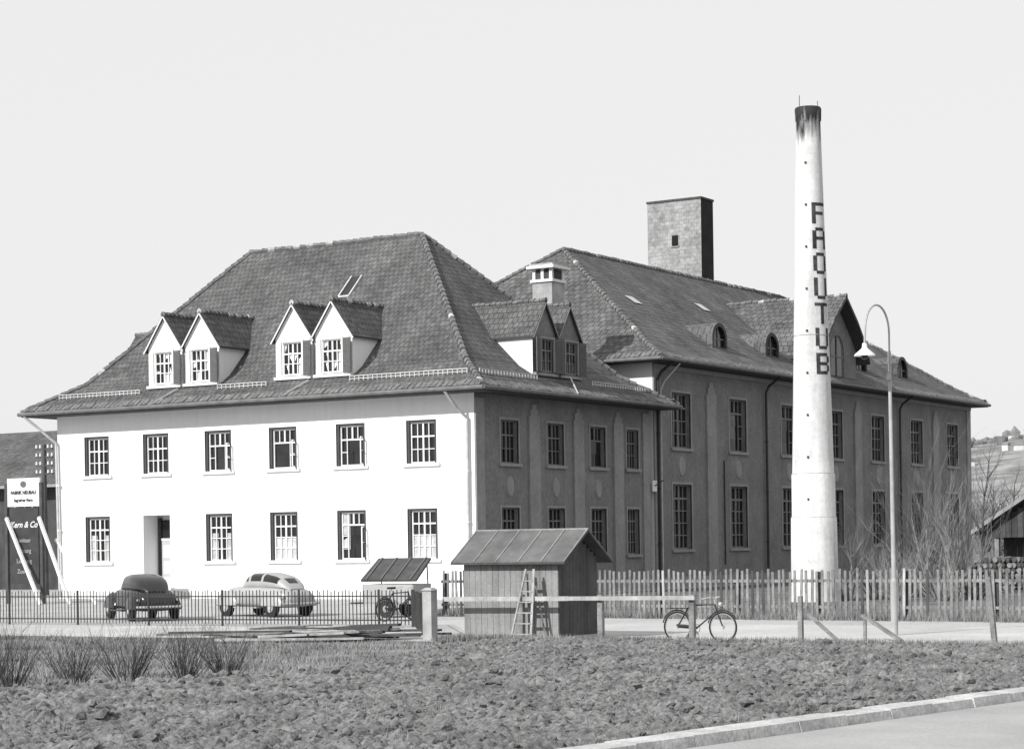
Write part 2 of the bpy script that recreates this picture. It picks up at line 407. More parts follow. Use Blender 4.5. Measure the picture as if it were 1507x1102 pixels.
mb.poly([(-9.67,4.42,roofz(4.42)+.05),(-9.18,4.42,roofz(4.42)+.05),(-9.18,5.4,roofz(5.4)+.05),(-9.67,5.4,roofz(5.4)+.05)],'glass')
mb.make('skylight',office)
mb=MB()
cx,cy=-3.2,11.3
mb.box(cx-.5,cx+.5,cy-.55,cy+.55,11,13.7,'concrete')
mb.box(cx-.58,cx+.58,cy-.63,cy+.63,13.7,13.82,'trim_light')
mb.box(cx-.44,cx+.44,cy-.49,cy+.49,13.82,14.25,'wood_dark')
for sx_ in(-.5,0,.5):
    for sy_ in(-.55,.55): mb.box(cx+sx_*.86-.07,cx+sx_*.86+.07,cy+sy_*.86-.07,cy+sy_*.86+.07,13.82,14.3,'trim_light')
mb.box(cx-.7,cx+.7,cy-.75,cy+.75,14.3,14.42,'trim_light');mb.box(cx-.6,cx+.6,cy-.65,cy+.65,14.42,14.52,'concrete')
mb.make('chimney',office)
mb=MB()
mb.tube([(-.6,-1.15,8.1),(-.45,-.6,7.5),(-.25,-.14,7.1),(-.25,-.14,.1)],.06,'pipe_light')
mb.tube([(X0-.9,-1.15,8.1),(X0-.5,-.7,7.6),(X0+.05,-.14,6.9),(X0+.15,-.14,.1)],.06,'pipe_light')
for z in (1,3,5): 
    mb.cyl((-.25,-.14,z),(-.25,-.14,z+.06),.08,'trim_light');mb.cyl((X0+.15,-.14,z),(X0+.15,-.14,z+.06),.08,'trim_light')
for xx in (-15.2,-8.2):
    mb.bar((xx-.55,-1.15,8.25),(xx+.25,-.15,9.0),.045,.045,'pipe_light')
mb.bar((1.15,6.2,8.3),(.1,7.4,9.1),.05,.05,'pipe_light')
mb.make('downpipes',office)

# ================================================================ FACTORY WING
fac=empty('factory_building')
WX0,WX1,WY0,WY1=-18.0,0.0,15.0,57.5
GR=Fr((0,0),(0,1),(1,0)); GF=Fr((WX0,WY0),(1,0),(0,-1))
mb=MB();wb=MB()
WYs=[17.8+6.08*i for i in range(7)]
ops=[]
for y in WYs: ops+=[(y-.95,y+.95,6.45,9.0),(y-.95,y+.95,1.77,4.77)]
wall(mb,GR,WY0,WY1,0,10.25,ops,'plaster_shaded',rec=.3)
for i,o in enumerate(ops):
    oc=None
    if i in (2,4): oc=[1,2]
    window(wb,GR,o[0],o[1],o[2],o[3],4,4 if i%2==0 else 5,'frame_grey',.22,None,oc,'trim_grey',.12,fw=.08,mw=.045)
for i in range(6):
    y=(WYs[i]+WYs[i+1])/2
    if i in (1,4): continue
    GR.box(mb,y-.5,y+.5,0,.1,.5,9.1,'pilaster_shaded');GR.box(mb,y-.36,y+.36,0,.09,9.1,9.4,'pilaster_shaded');GR.box(mb,y-.2,y+.2,0,.085,9.4,9.65,'pilaster_shaded')
for y in (WY0+.35,WY1-.35): GR.box(mb,y-.34,y+.34,0,.07,.5,10.0,'pilaster_shaded')
for y in WYs: oval(mb,GR,y,5.6,.3,.42,'trim_grey')
GR.box(mb,WY0,WY1,0,.12,0,.5,'trim_grey')
GR.box(mb,WY0,WY1,0,.1,10.0,10.2,'trim_grey')
wall(mb,GF,0,18,0,10.25,[],'plaster_white')
wall(mb,Fr((WX0,WY0),(0,1),(-1,0)),0,42.5,0,10.25,[],'plaster_white'); wall(mb,Fr((WX0,WY1),(1,0),(0,1)),0,18,0,10.25,[],'plaster_shaded')
for y in (15.25,26.9,45.2):
    mb.tube([(.95,y,10.25),(.3,y,9.8),(.15,y,9.5),(.15,y,.1)],.065,'pipe_dark')
    for z in (2,4.5,7): mb.cyl((.15,y,z),(.15,y,z+.08),.09,'pipe_dark')
mb.tube([(.95,15.9,10.2),(.3,15.6,9.4),(.15,15.5,9.0),(.15,15.5,.1)],.04,'pipe_light')
mb.bar((.06,22.2,6.0),(.06,22.2,1.0),.05,.05,'pipe_dark'); mb.bar((.06,14.8,4.6),(.6,14.8,4.9),.04,.04,'iron'); mb.box(.1,.16,14.6,15.0,4.4,4.9,'trim_light')
mb.make('walls',fac);wb.make('windows',fac)
hip_roof('roof',fac,(WX0-.9,.9,WY0-.9,WY1+.9),10.42,(WX0+.6,-.6,WY0+.6,WY1-.6),11.25,(-9,22.7,17.0),(-9,49.2,17.0),'y','roof_tile_wing',.2,hipm='ridge_tile')
def eyebrow(y,w=1.35,x=-1.35,zb=11.5,h=1.2):
    mb=MB();n=14;r=w/2
    prof=[(-r,0)]+[(-r*math.cos(math.pi*i/n),(h-r)+r*math.sin(math.pi*i/n)) for i in range(n+1)]+[(r,0)]
    o=1.25
    f=[V((x+.25,y+a*o,zb+b*1.14)) for a,b in prof]; bk=[V((x-3.2,y+a*o,zb+b*1.14)) for a,b in prof]
    for i in range(len(prof)-1): mb.poly([f[i],f[i+1],bk[i+1],bk[i]],'roof_tile_wing')
    f2=[V((x+.25,y+a*.98,zb+b*.98)) for a,b in prof]
    for i in range(len(prof)-1): mb.poly([f[i],f[i+1],f2[i+1],f2[i]],'frame_brown')
    mb.poly([V((x+.1,y+a,zb+b)) for a,b in prof],'glass')
    mb.box(x+.1,x+.14,y-.03,y+.03,zb,zb+h,'frame_grey');mb.box(x+.1,x+.14,y-r+.02,y+r-.02,zb+h*.45,zb+h*.45+.05,'frame_grey')
    mb.make('arched_dormer',fac)
for y in (24.3,30.5,42.6,49.0): eyebrow(y)
mb=MB();yc=36.1;h=2.8;zp=15.05;ze=12.5
prof=[(-h,10.2),(-h,ze),(0,zp-.05),(h,ze),(h,10.2)]
mb.poly([(0.06,yc+a,b) for a,b in prof],'plaster_shaded')
for s in(-1,1): mb.poly([(0.06,yc+s*h,10.2),(-5,yc+s*h,10.2),(-5,yc+s*h,ze),(0.06,yc+s*h,ze)],'plaster_white')
for s in (-1,1):
    pts=[(0,zp),(h*.55,zp-1.25),(h,ze),(h+.4,ze-.75)]
    for (a0,b0),(a1,b1) in zip(pts[:-1],pts[1:]):
        T=[V((.75,yc+s*a0,b0+.12)),V((.75,yc+s*a1,b1+.12)),V((-7.5,yc+s*a1,b1+.12)),V((-7.5,yc+s*a0,b0+.12))]
        B=[t-V((0,0,.2)) for t in T]
        mb.poly(T,'roof_tile_wing');mb.poly(B,'soffit')
        for i in range(4): mb.poly([T[i],T[(i+1)%4],B[(i+1)%4],B[i]],'frame_brown')
ridge(mb,(.75,yc,zp+.12),(-6.3,yc,zp+.12),'ridge_tile')
n=14; r=.8
pf=[(-r,10.9)]+[(-r*math.cos(math.pi*i/n),12.2+r*math.sin(math.pi*i/n)) for i in range(n+1)]+[(r,10.9)]
mb.poly([(.09,yc+a,b) for a,b in pf],'glass')
mb.loft([[(.08,yc+a*1.15,b+.1*(b-11.9)) for a,b in pf],[(.16,yc+a*1.12,b+.08*(b-11.9)) for a,b in pf]],'trim_grey',cap=False)
mb.box(.09,.14,yc-.04,yc+.04,10.9,13,'frame_grey');mb.box(.09,.14,yc-r,yc+r,11.9,11.97,'frame_grey')
mb.make('cross_gable',fac)
mb=MB()
for (x,y) in ((-4.3,21.5),(-5.0,30.5)):
    z=11.25+(-.6-x)*(5.75/8.4); sl=5.75/8.4
    q=[(x,y,z+.06),(x,y+.8,z+.06),(x-.6,y+.8,z+.6*sl+.06),(x-.6,y,z+.6*sl+.06)]
    mb.poly(q,'snow_guard')
mb.make('skylights',fac)
mb=MB()
tx0,tx1,ty0,ty1=-13.5,-10,40.4,42.0
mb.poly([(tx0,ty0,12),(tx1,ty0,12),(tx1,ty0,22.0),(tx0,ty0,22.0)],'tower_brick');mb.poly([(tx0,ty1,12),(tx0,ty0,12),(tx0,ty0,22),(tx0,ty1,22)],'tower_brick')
mb.poly([(tx1,ty0,12),(tx1,ty1,12),(tx1,ty1,22),(tx1,ty0,22)],'tower_shaded');mb.poly([(tx0,ty1,12),(tx1,ty1,12),(tx1,ty1,22),(tx0,ty1,22)],'tower_shaded')
mb.box(tx0-.05,tx1+.05,ty0-.05,ty1+.05,22.0,22.12,'wood_dark')
mb.box(-11.9,-11.5,40.37,40.45,19.4,20.0,'dark_interior'); mb.box(-11.97,-11.43,40.34,40.42,19.3,19.37,'trim_grey')
mb.make('lift_tower',fac)
# ================================================================ STACK
st=empty('factory_chimney')
SX,SY_=15.0,-1.7
def rad(z): return .83+(.41-.83)*(z/17.1)
mb=MB();n=48
zs=[0,.5,2.9,2.96,4.4,4.46]+[5+i for i in range(12)]+[16.6]
secs=[]
for z in zs:
    r=rad(z)+(.03 if z in(2.9,4.4) else 0)
    if z==0: r+=.06
    secs.append([(SX+r*math.cos(2*math.pi*i/n),SY_+r*math.sin(2*math.pi*i/n),z) for i in range(n)])
for z,r in ((16.65,rad(16.6)+.03),(17.05,rad(17.1)+.05),(17.1,rad(17.1)+.02),(17.12,rad(17.1)-.08),(16.2,rad(17.1)-.08)):
    secs.append([(SX+r*math.cos(2*math.pi*i/n),SY_+r*math.sin(2*math.pi*i/n),z) for i in range(n)])
mb.loft(secs,'stack_plaster',cap=True)
mb.make('shaft',st,smooth=True)
mb=MB()
for k,z in enumerate((2.92,4.42,9.2)):
    mb.torus((SX,SY_,z),(0,0,1),rad(z)+.01,.018 if k<2 else .008,'concrete',40,5)
for a,hh in ((0,.2),(2.1,.16),(4.2,.4)): 
    x=SX+.36*math.cos(a);y=SY_+.36*math.sin(a); mb.cyl((x,y,16.9),(x,y,17.1+hh),.012,'iron',5)
a=math.radians(-80)
for i in range(9):
    z=3.5+i*1.45; r=rad(z); mb.box(SX+r*math.cos(a)-.03,SX+r*math.cos(a)+.03,SY_+r*math.sin(a)-.04,SY_+r*math.sin(a)+.02,z,z+.07,'iron')
mb.make('fittings',st)
font={'F':["11111","10000","10000","11110","10000","10000","10000"],'A':["01110","10001","10001","11111","10001","10001","10001"],
'O':["01110","10001","10001","10001","10001","10001","01110"],'U':["10001","10001","10001","10001","10001","10001","01110"],
'T':["11111","00100","00100","00100","00100","00100","00100"],'B':["11110","10001","10001","11110","10001","10001","11110"]}
mb=MB(); ang0=math.radians(-25)
for k,ch in enumerate("FAOUTUB"):
    zt=13.75-k*.865
    for r_,row in enumerate(font[ch]):
        for c_,b_ in enumerate(row):
            if b_=='0': continue
            z1=zt-r_*.104;z0=z1-.106
            for sub in range(2):
                pts=[]
                for (uu,z) in ((c_+sub*.5-.12,z0),(c_+sub*.5+.62,z0),(c_+sub*.5+.62,z1),(c_+sub*.5-.12,z1)):
                    rr=rad(z)+.008+sub*.002+.001*(c_%2); an=ang0+(uu-2.5)*.112/rr
                    pts.append((SX+rr*math.cos(an),SY_+rr*math.sin(an),z))
                mb.poly(pts,'lettering')
mb.make('painted_lettering',st)

# ================================================================ GROUND
def sheet(name,pts,z,m):
    mb=MB(); mb.poly([(x,y,z) for x,y in pts],m); return mb.make(name)
mb=MB(); R=4000
mb.poly([(-R,-R,0),(R,-R,0),(R,R,0),(-R,R,0)],'grass_ground'); mb.make('ground')
sheet('yard',[(-60,-24.2),(14,-24.2),(17.5,-29.6),(60,-29.6),(60,-16),(5,-15.5),(5,0),(1,0),(1,60),(-60,60)],.004,'yard_gravel')
sheet('rough_yard',[(5.02,-15.5),(60,-17.5),(60,60),(1.02,60),(1.02,.02),(5.02,.02)],.006,'rough_yard')
sheet('pavement',[(-60,-30.6),(17.8,-30.0),(60,-29.7),(60,-29.5),(60,-20),(17.5,-20),(14,-24.1),(-60,-24.1)],.008,'road_light')
def kx(y): return 33.75+(y+49.7)*.165
sheet('road',[(kx(-110)+.3,-110),(kx(-110)+30,-110),(kx(20)+12,20),(kx(20)+.3,20)],.012,'asphalt')
mb=MB(); y=-100
while y<-20:
    y2=y+.985; j=random.uniform(-.012,.012); jz=random.uniform(-.01,.01)
    mb.hexa([(kx(y)-.22+j,y,0),(kx(y)+.2+j,y,0),(kx(y2)+.2+j,y2,0),(kx(y2)-.22+j,y2,0),(kx(y)-.2+j,y,.12+jz),(kx(y)+.17+j,y,.11+jz),(kx(y2)+.17+j,y2,.11+jz),(kx(y2)-.2+j,y2,.12+jz)],'kerb_stone'); y+=1.0
mb.make('kerb')
pp=[(12,-62),(20.3,-45.6),(22.2,-41.4),(21.0,-36.5),(19.8,-33.4),(19.2,-30.2)]
mb=MB()
for a,b in zip(pp[:3][:-1],pp[1:3]):
    a=V((a[0],a[1],0));b=V((b[0],b[1],0)); d=(b-a).normalized(); nn=V((-d.y,d.x,0))
    n=40
    for k in range(n):
        p=a+(b-a)*k/n;q=a+(b-a)*(k+1)/n; w0=.3+.12*noise.noise(p*2);w1=.3+.12*noise.noise(q*2)
        mb.poly([p-nn*w0+V((0,0,.012)),q-nn*w1+V((0,0,.012)),q+nn*w1+V((0,0,.012)),p+nn*w0+V((0,0,.012))],'yard_gravel')
mb.make('footpath')
def xl(y):
    for (xa,ya),(xb,yb) in zip(pp[:-1],pp[1:]):
        if ya<=y<=yb: return xa+(xb-xa)*(y-ya)/(yb-ya)+.3
    return 19.4
NY,NX=640,480; vs=[];fs=[]
def fh(x,y):
    p=V((x,y,0))
    a=noise.noise(p*.9)*.04
    b=max(0,noise.noise(p*2.6+V((5,0,0))))*.13
    c=abs(noise.noise(p*6.0))*.12
    e=abs(noise.noise(p*12+V((9,3,0))))*.05
    d=noise.noise(p*24)*.02
    return .02+a+b+c+d+e
for j in range(NY+1):
    y=-56+26.3*j/NY; a=xl(y);b=kx(y)-.25
    for i in range(NX+1):
        x=a+(b-a)*i/NX
        wob=.35*noise.noise(V((x*1.3,y*1.3,7)))
        edge=min(1,min(x-a+wob*.5,b-x,(-29.7-y))/.4); edge=max(0,edge)
        vs.append((x,y,fh(x,y)*edge+.014*(edge>0)-.02*(edge<=0)))
for j in range(NY):
    for i in range(NX):
        k=j*(NX+1)+i; fs.append((k,k+1,k+NX+2,k+NX+1))
mb=MB(); mb.mesh(vs,fs,'soil')
ico=[V(p).normalized() for p in ((0,0,1),(.9,0,.45),(.28,.85,.45),(-.72,.53,.45),(-.72,-.53,.45),(.28,-.85,.45),(.72,.53,-.45),(-.28,.85,-.45),(-.9,0,-.45),(-.28,-.85,-.45),(.72,-.53,-.45),(0,0,-1))]
icf=[(0,1,2),(0,2,3),(0,3,4),(0,4,5),(0,5,1),(1,6,2),(2,7,3),(3,8,4),(4,9,5),(5,10,1),(6,7,2),(7,8,3),(8,9,4),(9,10,5),(10,6,1),(6,11,7),(7,11,8),(8,11,9),(9,11,10),(10,11,6)]
for _ in range(15000):
    y=random.uniform(-55,-30.2);a=xl(y)+.2;b=kx(y)-.5;x=random.uniform(a,b)
    s=random.choice((.02,.025,.03,.035,.045,.055,.07))*random.uniform(.7,1.3)
    if random.random()<.03: s=.095
    c=V((x,y,fh(x,y)+s*.15))
    mb.mesh([c+V((p.x*random.uniform(.6,1.6),p.y*random.uniform(.6,1.6),p.z*random.uniform(.5,1.0)))*s for p in ico],icf,'soil')
mb.make('ploughed_field')
mb=MB()
def tuft(x,y,h,m='dry_grass'):
    a=random.uniform(0,6.28); w=.012; dx,dy=math.cos(a)*w,math.sin(a)*w
    mb.mesh([(x-dx,y-dy,0),(x+dx,y+dy,0),(x+random.uniform(-.07,.07),y+random.uniform(-.06,.06),h)],[(0,1,2)],m)
for _ in range(52000):
    y=random.uniform(-50,-30.7); x=random.uniform(2,xl(y)-.5)
    if noise.noise(V((x,y,0))*.9)<0 and random.random()<.85: continue
    tuft(x,y,random.uniform(.04,.15))
for _ in range(12000): tuft(random.uniform(18,33),-29.75+random.gauss(0,.18),random.uniform(.05,.22))
for _ in range(9000):
    x=random.uniform(9,42); tuft(x,-16.1-(x-9)*.055+random.gauss(-.1,.2),random.uniform(.05,.3))
for _ in range(7000):
    y=random.uniform(-50,-29.8); tuft(kx(y)-.4+random.gauss(0,.12),y,random.uniform(.03,.12))
for _ in range(500):
    y=random.uniform(-54,-30.2); x=random.uniform(xl(y),kx(y)-.5)
    if noise.noise(V((x,y,4))*.5)<.1: continue
    for k in range(6): tuft(x+random.gauss(0,.04),y+random.gauss(0,.04),.1+random.uniform(.05,.16))
mb.make('grass')

# ================================================================ SHRUBS / TREES
def branch(mb,p,d,L,r,depth,m,spread=.55,up=.15,kids=(2,4)):
    segs=3; q=p
    for s in range(segs):
        d=(d+V((random.gauss(0,.12),random.gauss(0,.12),random.gauss(0,.06)+up*.3))).normalized()
        q2=q+d*(L/segs); r2=r*.8
        mb.cyl(q,q2,r,m,4 if r>.012 else 3,r2,cap=False)
        if depth>0 and (s>0 or depth<2):
            for _ in range(random.randint(*kids) if s==segs-1 else 1):
                dd=(d+V((random.gauss(0,spread),random.gauss(0,spread),random.gauss(up,.25)))).normalized()
                branch(mb,q2,dd,L*random.uniform(.5,.8),r2*.62,depth-1,m,spread,up,kids)
        q=q2;r=r2
def shrub(x,y,h,w,n=40,name='bare_shrub',depth=1,r=.009,m='twig',sp=.3):
    mb=MB()
    for _ in range(n):
        a=random.uniform(0,6.28);t=random.random()**.6
        d=V((math.cos(a)*t*w/h*.6,math.sin(a)*t*w/h*.6,1)).normalized()
        p=V((x+math.cos(a)*t*w*.16,y+math.sin(a)*t*w*.16,0))
        branch(mb,p,d,h*random.uniform(.25,.8),r,depth,m,sp,.14,(1,3))
    mb.make(name)
for (x,y,h,w) in ((19.5,-44.5,1.15,1.4),(20.05,-43.6,.8,1.2),(20.4,-42.75,1.0,1.6),(20.95,-41.95,1.0,1.3),(21.2,-41.1,.9,1.3),(18.6,-44.1,.9,1.0)):
    shrub(x,y,h,w,random.randint(48,62),depth=1,r=.0075,m='twig',sp=.42)
def P(px,d): 
    l=(px-753)/3080*d; return (44.1-.524*d+.852*l,-69+.852*d+.524*l)
for px,d,h,w,n in ((1245,73,2.2,1.8,26),(1290,74,2.0,2.4,30),(1345,76,3.3,2.2,26),(1372,76,4.1,2.4,26),(1410,75,3.2,2.2,26),(1320,72,1.7,2.5,30),(1385,71,1.8,2.8,34),(1430,72,1.5,2.0,30)):
    x,y=P(px,d); shrub(x,y,h,w,n,depth=2,r=.026,m='twig_sunlit' if px!=1430 else 'twig')
def tree(x,y,h,r,name='bare_tree'):
    mb=MB(); p=V((x,y,0)); d=V((0,0,1)); k=7
    for i in range(k):
        d=(d+V((random.gauss(0,.05),random.gauss(0,.05),0))).normalized(); q=p+d*h*.85/k; r2=r*.8
        mb.cyl(p,q,r,'bark',7,r2,cap=False)
        if i>=1:
            for _ in range(3):
                a=random.uniform(0,6.28); dd=V((math.cos(a)*.6,math.sin(a)*.6,.85)).normalized()
                branch(mb,q,dd,h*.24*random.uniform(.7,1.1)*(1-.08*i),r2*.55,2,'bark',.35,.15,(2,3))
        p=q;r=r2
    mb.make(name)
x,y=P(1446,90); tree(x,y,6.4,.12)
x,y=P(1490,120); tree(x,y,6.0,.13)
x,y=P(1465,150); tree(x,y,6.5,.16)

# ================================================================ FENCES
mb=MB()
x=9.1
yf=lambda x:-16.1-(x-9)*.055
while x<42:
    h=1.34+random.uniform(-.05,.05); t=random.gauss(0,.018); y=yf(x); w=.038
    tl=random.gauss(0,.01)
    if random.random()>.012:
        mb.hexa([(x-w,y-.012,.06),(x+w,y-.012,.06),(x+w,y+.012,.06),(x-w,y+.012,.06),(x-w*.9+t,y-.012+tl,h),(x+w*.9+t,y-.012+tl,h),(x+w*.9+t,y+.012+tl,h),(x-w*.9+t,y+.012+tl,h)],'wood_weathered' if random.random()>.2 else random.choice(('wood_dark','wood_light')))
    x+=.165+random.uniform(-.012,.012)
for z in (.35,1.05): mb.bar((9.0,yf(9.0)+.045,z),(42,yf(42)+.045,z),.05,.08,'wood_weathered')
x=9.1
while x<42: mb.box(x-.06,x+.06,yf(x)+.075,yf(x)+.2,0,1.3,'wood_dark'); x+=2.5
mb.make('picket_fence')
mb=MB()
pts=[(-16,-25.4),(12.8,-23.2)]
def ironrun(mb,a,b):
    a=V((a[0],a[1],0));b=V((b[0],b[1],0));L=(b-a).length;d=(b-a)/L;n=int(L/.115)
    for i in range(n+1):
        p=a+d*(L*i/n); h=.97+random.uniform(-.025,.035)
        mb.cyl(p+V((0,0,.06)),p+V((random.gauss(0,.012),0,h)),.017,'iron',4)
        if i%22==0: mb.bar(p,p+V((0,0,1.0)),.045,.045,'iron')
    for z in(.18,.82): mb.bar(a+V((0,0,z)),b+V((0,0,z)),.02,.035,'iron')
ironrun(mb,*pts); ironrun(mb,(12.8,-23.2),(17.2,-29.0))
mb.make('iron_fence')
mb=MB(); 
mb.box(17.38,17.62,-29.5,-29.25,0,1.14,'concrete');mb.hexa([(17.35,-29.53,1.14),(17.65,-29.53,1.14),(17.65,-29.22,1.14),(17.35,-29.22,1.14),(17.42,-29.45,1.2),(17.58,-29.45,1.2),(17.58,-29.3,1.2),(17.42,-29.3,1.2)],'concrete')
mb.make('gate_post')
mb=MB()
for x in (19.72,21.75,23.98): mb.box(x-.06,x+.06,-29.06,-28.95,0,1.03,'wood_weathered')
mb.bar((17.7,-29.12,.93),(21.0,-29.11,.95),.05,.10,'wood_light');mb.bar((21.0,-29.11,.95),(24.1,-29.12,.97),.05,.09,'wood_light')
mb.make('rail_fence')
for (x,y,h,tx) in ((26.1,-28.15,.98,0),(30.4,-28.4,1.38,-.12)):
    mb=MB(); mb.hexa([(x-.05,y-.05,0),(x+.05,y-.05,0),(x+.05,y+.05,0),(x-.05,y+.05,0),(x-.045+tx,y-.045,h),(x+.045+tx,y-.045,h),(x+.045+tx,y+.045,h),(x-.045+tx,y+.045,h)],'wood_weathered')
    if tx==0: mb.bar((26.25,-28.1,.6),(27.25,-28.75,.03),.09,.04,'wood_weathered')
    mb.make('wooden_post')
mb=MB(); mb.bar((27.15,-27.3,.55),(28.15,-27.65,.03),.12,.05,'wood_weathered'); mb.bar((27.2,-27.3,0),(27.2,-27.3,.56),.06,.06,'wood_weathered');mb.make('wooden_brace')
# heap of boards and poles on the path left of the shed
mb=MB()
for k in range(26):
    px=random.gauss(455,55); d=random.uniform(47.5,51.5); l=random.uniform(1.4,3.8); an=random.gauss(.15,.35)
    x,y=P(px,d); z=random.uniform(.04,.20); dx,dy=math.cos(an)*l/2,math.sin(an)*l/2; tz=random.uniform(-.05,.12)
    mb.bar((x-dx,y-dy,z),(x+dx,y+dy,z+max(0,tz)),random.uniform(.08,.24),.05,random.choice(('wood_light','wood_weathered','wood_dark','wood_dark')))
for k in range(5):
    x,y=P(525+random.uniform(-12,12),48.3); mb.bar((x-.6,y-.2+k*.1,.1+.05*k),(x+.6,y+.1+k*.1,.14+.05*k),.2,.06,'wood_dark')
mb.make('timber_heap')

# ================================================================ SHED
sh=empty('wooden_shed'); mb=MB()
a,b,c,d=18.0,20.5,-28.7,-26.95
n=16
for i in range(n):
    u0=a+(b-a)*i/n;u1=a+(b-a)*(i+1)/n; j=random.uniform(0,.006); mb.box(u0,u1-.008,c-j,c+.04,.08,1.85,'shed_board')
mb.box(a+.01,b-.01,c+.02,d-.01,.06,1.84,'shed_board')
n=11
for i in range(n):
    v0=c+(d-c)*i/n;v1=c+(d-c)*(i+1)/n
    ym=(v0+v1)/2; zt=1.83+ (0.5*(1-abs(ym-(c+d)/2)/((d-c)/2)))
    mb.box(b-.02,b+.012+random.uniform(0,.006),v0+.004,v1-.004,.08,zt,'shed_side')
mb.poly([(a,c,1.84),(a,d,1.84),(a,(c+d)/2,2.38)],'shed_board')
mb.box(a-.05,b+.05,c-.05,d+.05,0,.08,'concrete')
mb.make('walls',sh); mb=MB()
ym=(c+d)/2; zr=2.42; sl=(zr-1.85)/((d-c)/2)
for s in(-1,1):
    ye=ym+s*((d-c)/2+.22); zE=zr-sl*((d-c)/2+.22)
    T=[V((a-.22,ye,zE+.05)),V((b+.3,ye,zE+.05)),V((b+.3,ym,zr+.05)),V((a-.22,ym,zr+.05))];B=[t-V((0,0,.05)) for t in T]
    mb.poly(T,'shed_roof');mb.poly(B,'wood_dark')
    for i in range(4): mb.poly([T[i],T[(i+1)%4],B[(i+1)%4],B[i]],'shed_side')
    for i in range(6):
        x=a-.2+(b-a+.48)*i/5; mb.bar((x,ye,zE+.06),(x,ym,zr+.06),.03,.02,'shed_board')
mb.cyl((a-.22,ym,zr+.055),(b+.3,ym,zr+.055),.03,'shed_board')
mb.make('roof',sh)
mb=MB(); yb=-29.35
for s in(-1,1):
    mb.bar((19.95+s*.26,yb-.1,0),(19.95+s*.1,-29.0,1.6),.05,.03,'wood_light')
    mb.bar((20.0+s*.22,-28.78,0),(19.95+s*.08,-28.98,1.5),.04,.03,'wood_weathered')
for i in range(6):
    t=(i+.7)/6.8; w=.26+(.1-.26)*t; y=yb-.1+(.45)*t; mb.bar((19.95-w,y,1.6*t),(19.95+w,y,1.6*t),.08,.025,'wood_light')
mb.make('step_ladder')

# ================================================================ BICYCLES
def bicycle(bx,by,rot=0):
    M=Matrix.Translation((bx,by,0))@Matrix.Rotation(rot,4,'Z'); bx=0;by=0
    mb=MB(); wr=.335
    A=V((bx-.54,by,wr));B=V((bx+.54,by,wr)); ax=(0,1,0)
    for c in(A,B):
        mb.torus(c,ax,wr-.02,.02,'rubber',32,6); mb.torus(c,ax,wr-.05,.01,'chrome',32,4); mb.cyl(c-V((0,.05,0)),c+V((0,.05,0)),.025,'chrome',8)
        for i in range(18):
            t=i*math.pi/9; mb.cyl(c,c+V((math.cos(t),0,math.sin(t)))*(wr-.05),.0025,'chrome',3,cap=False)
        mb.torus(c,ax,wr+.025,.014,'iron',16,4,.5,2.9)
    BB=V((bx-.1,by,.3)); S=V((bx-.24,by,.8)); H=V((bx+.36,by,.82)); H2=V((bx+.4,by,.68))
    for p,q in((BB,S),(S,H),(BB,H2),(A,BB),(A,S),(H,H2),(H2,B)): mb.cyl(p,q,.017,'iron',6)
    mb.cyl(S,S+V((-.03,0,.12)),.013,'chrome',6)
    sd=S+V((-.03,0,.15)); mb.loft([[sd+V((xx,yy*w,zz*.03)) for yy,zz in((-1,0),(-.6,1),(.6,1),(1,0),(.5,-1),(-.5,-1))] for xx,w in((-.14,.05),(-.1,.1),(0,.07),(.12,.025),(.15,.015))],'rubber')
    hb=H+V((-.02,0,.12)); mb.cyl(H,hb,.014,'chrome',6)
    for s in(-1,1): mb.tube([hb,hb+V((.05,s*.1,.03)),hb+V((.02,s*.24,.04)),hb+V((-.16,s*.28,0))],.012,'chrome',6)
    mb.cyl(hb+V((.12,0,-.12)),hb+V((.18,0,-.12)),.05,'chrome',8)
    mb.torus(BB,ax,.095,.008,'chrome',20,4); mb.bar(BB+V((0,-.07,0)),BB+V((.1,-.08,-.13)),.02,.02,'chrome'); mb.bar(BB+V((0,.07,0)),BB+V((-.1,.08,.13)),.02,.02,'chrome')
    mb.bar(A+V((-.2,0,.4)),A+V((.2,0,.4)),.14,.015,'iron')
    mb.bar(BB+V((-.02,-.05,.05)),A+V((0,-.05,.04)),.01,.05,'iron')
    mb.make('bicycle',M=M)
bicycle(24.05,-28.78)
x,y=P(585,60); bicycle(x,y,math.radians(75))

# ================================================================ STREET LAMP
mb=MB(); lx,ly=26.85,-24.7
mb.cyl((lx,ly,0),(lx,ly,1.2),.08,'pole_metal',12); mb.cyl((lx,ly,1.2),(lx,ly,1.28),.08,'pole_metal',12,.055)
mb.cyl((lx,ly,1.28),(lx-.03,ly,6.35),.052,'pole_metal',10,.036)
R=.46; ad_=V((-.22,-.97,0)).normalized(); p0=V((lx-.03,ly,6.35)); pts=[p0]
for i in range(17):
    t=math.pi*i/16; pts.append(p0+ad_*(R-R*math.cos(t))+V((0,0,.4+R*1.3*math.sin(t))))
pe=p0+ad_*(2*R+.03)+V((0,0,.12)); pts.append(pe)
mb.tube(pts,.024,'pole_metal',8)
c=pe; n=20
prof=[(.05,.0),(.06,-.1),(.12,-.16),(.22,-.24),(.235,-.28),(.2,-.27),(.08,-.2)]
mb.loft([[c+V((r*math.cos(2*math.pi*i/n),r*math.sin(2*math.pi*i/n),z)) for i in range(n)] for r,z in prof],'enamel_white')
mb.loft([[c+V((r*math.cos(2*math.pi*i/n),r*math.sin(2*math.pi*i/n),z)) for i in range(n)] for r,z in ((.05,-.2),(.08,-.28),(.06,-.34),(.01,-.36))],'glass')
mb.cyl((lx-.03,ly-.06,5.7),(lx-.03,ly-.06,5.85),.05,'pole_metal')
mb.make('street_lamp',smooth=True)

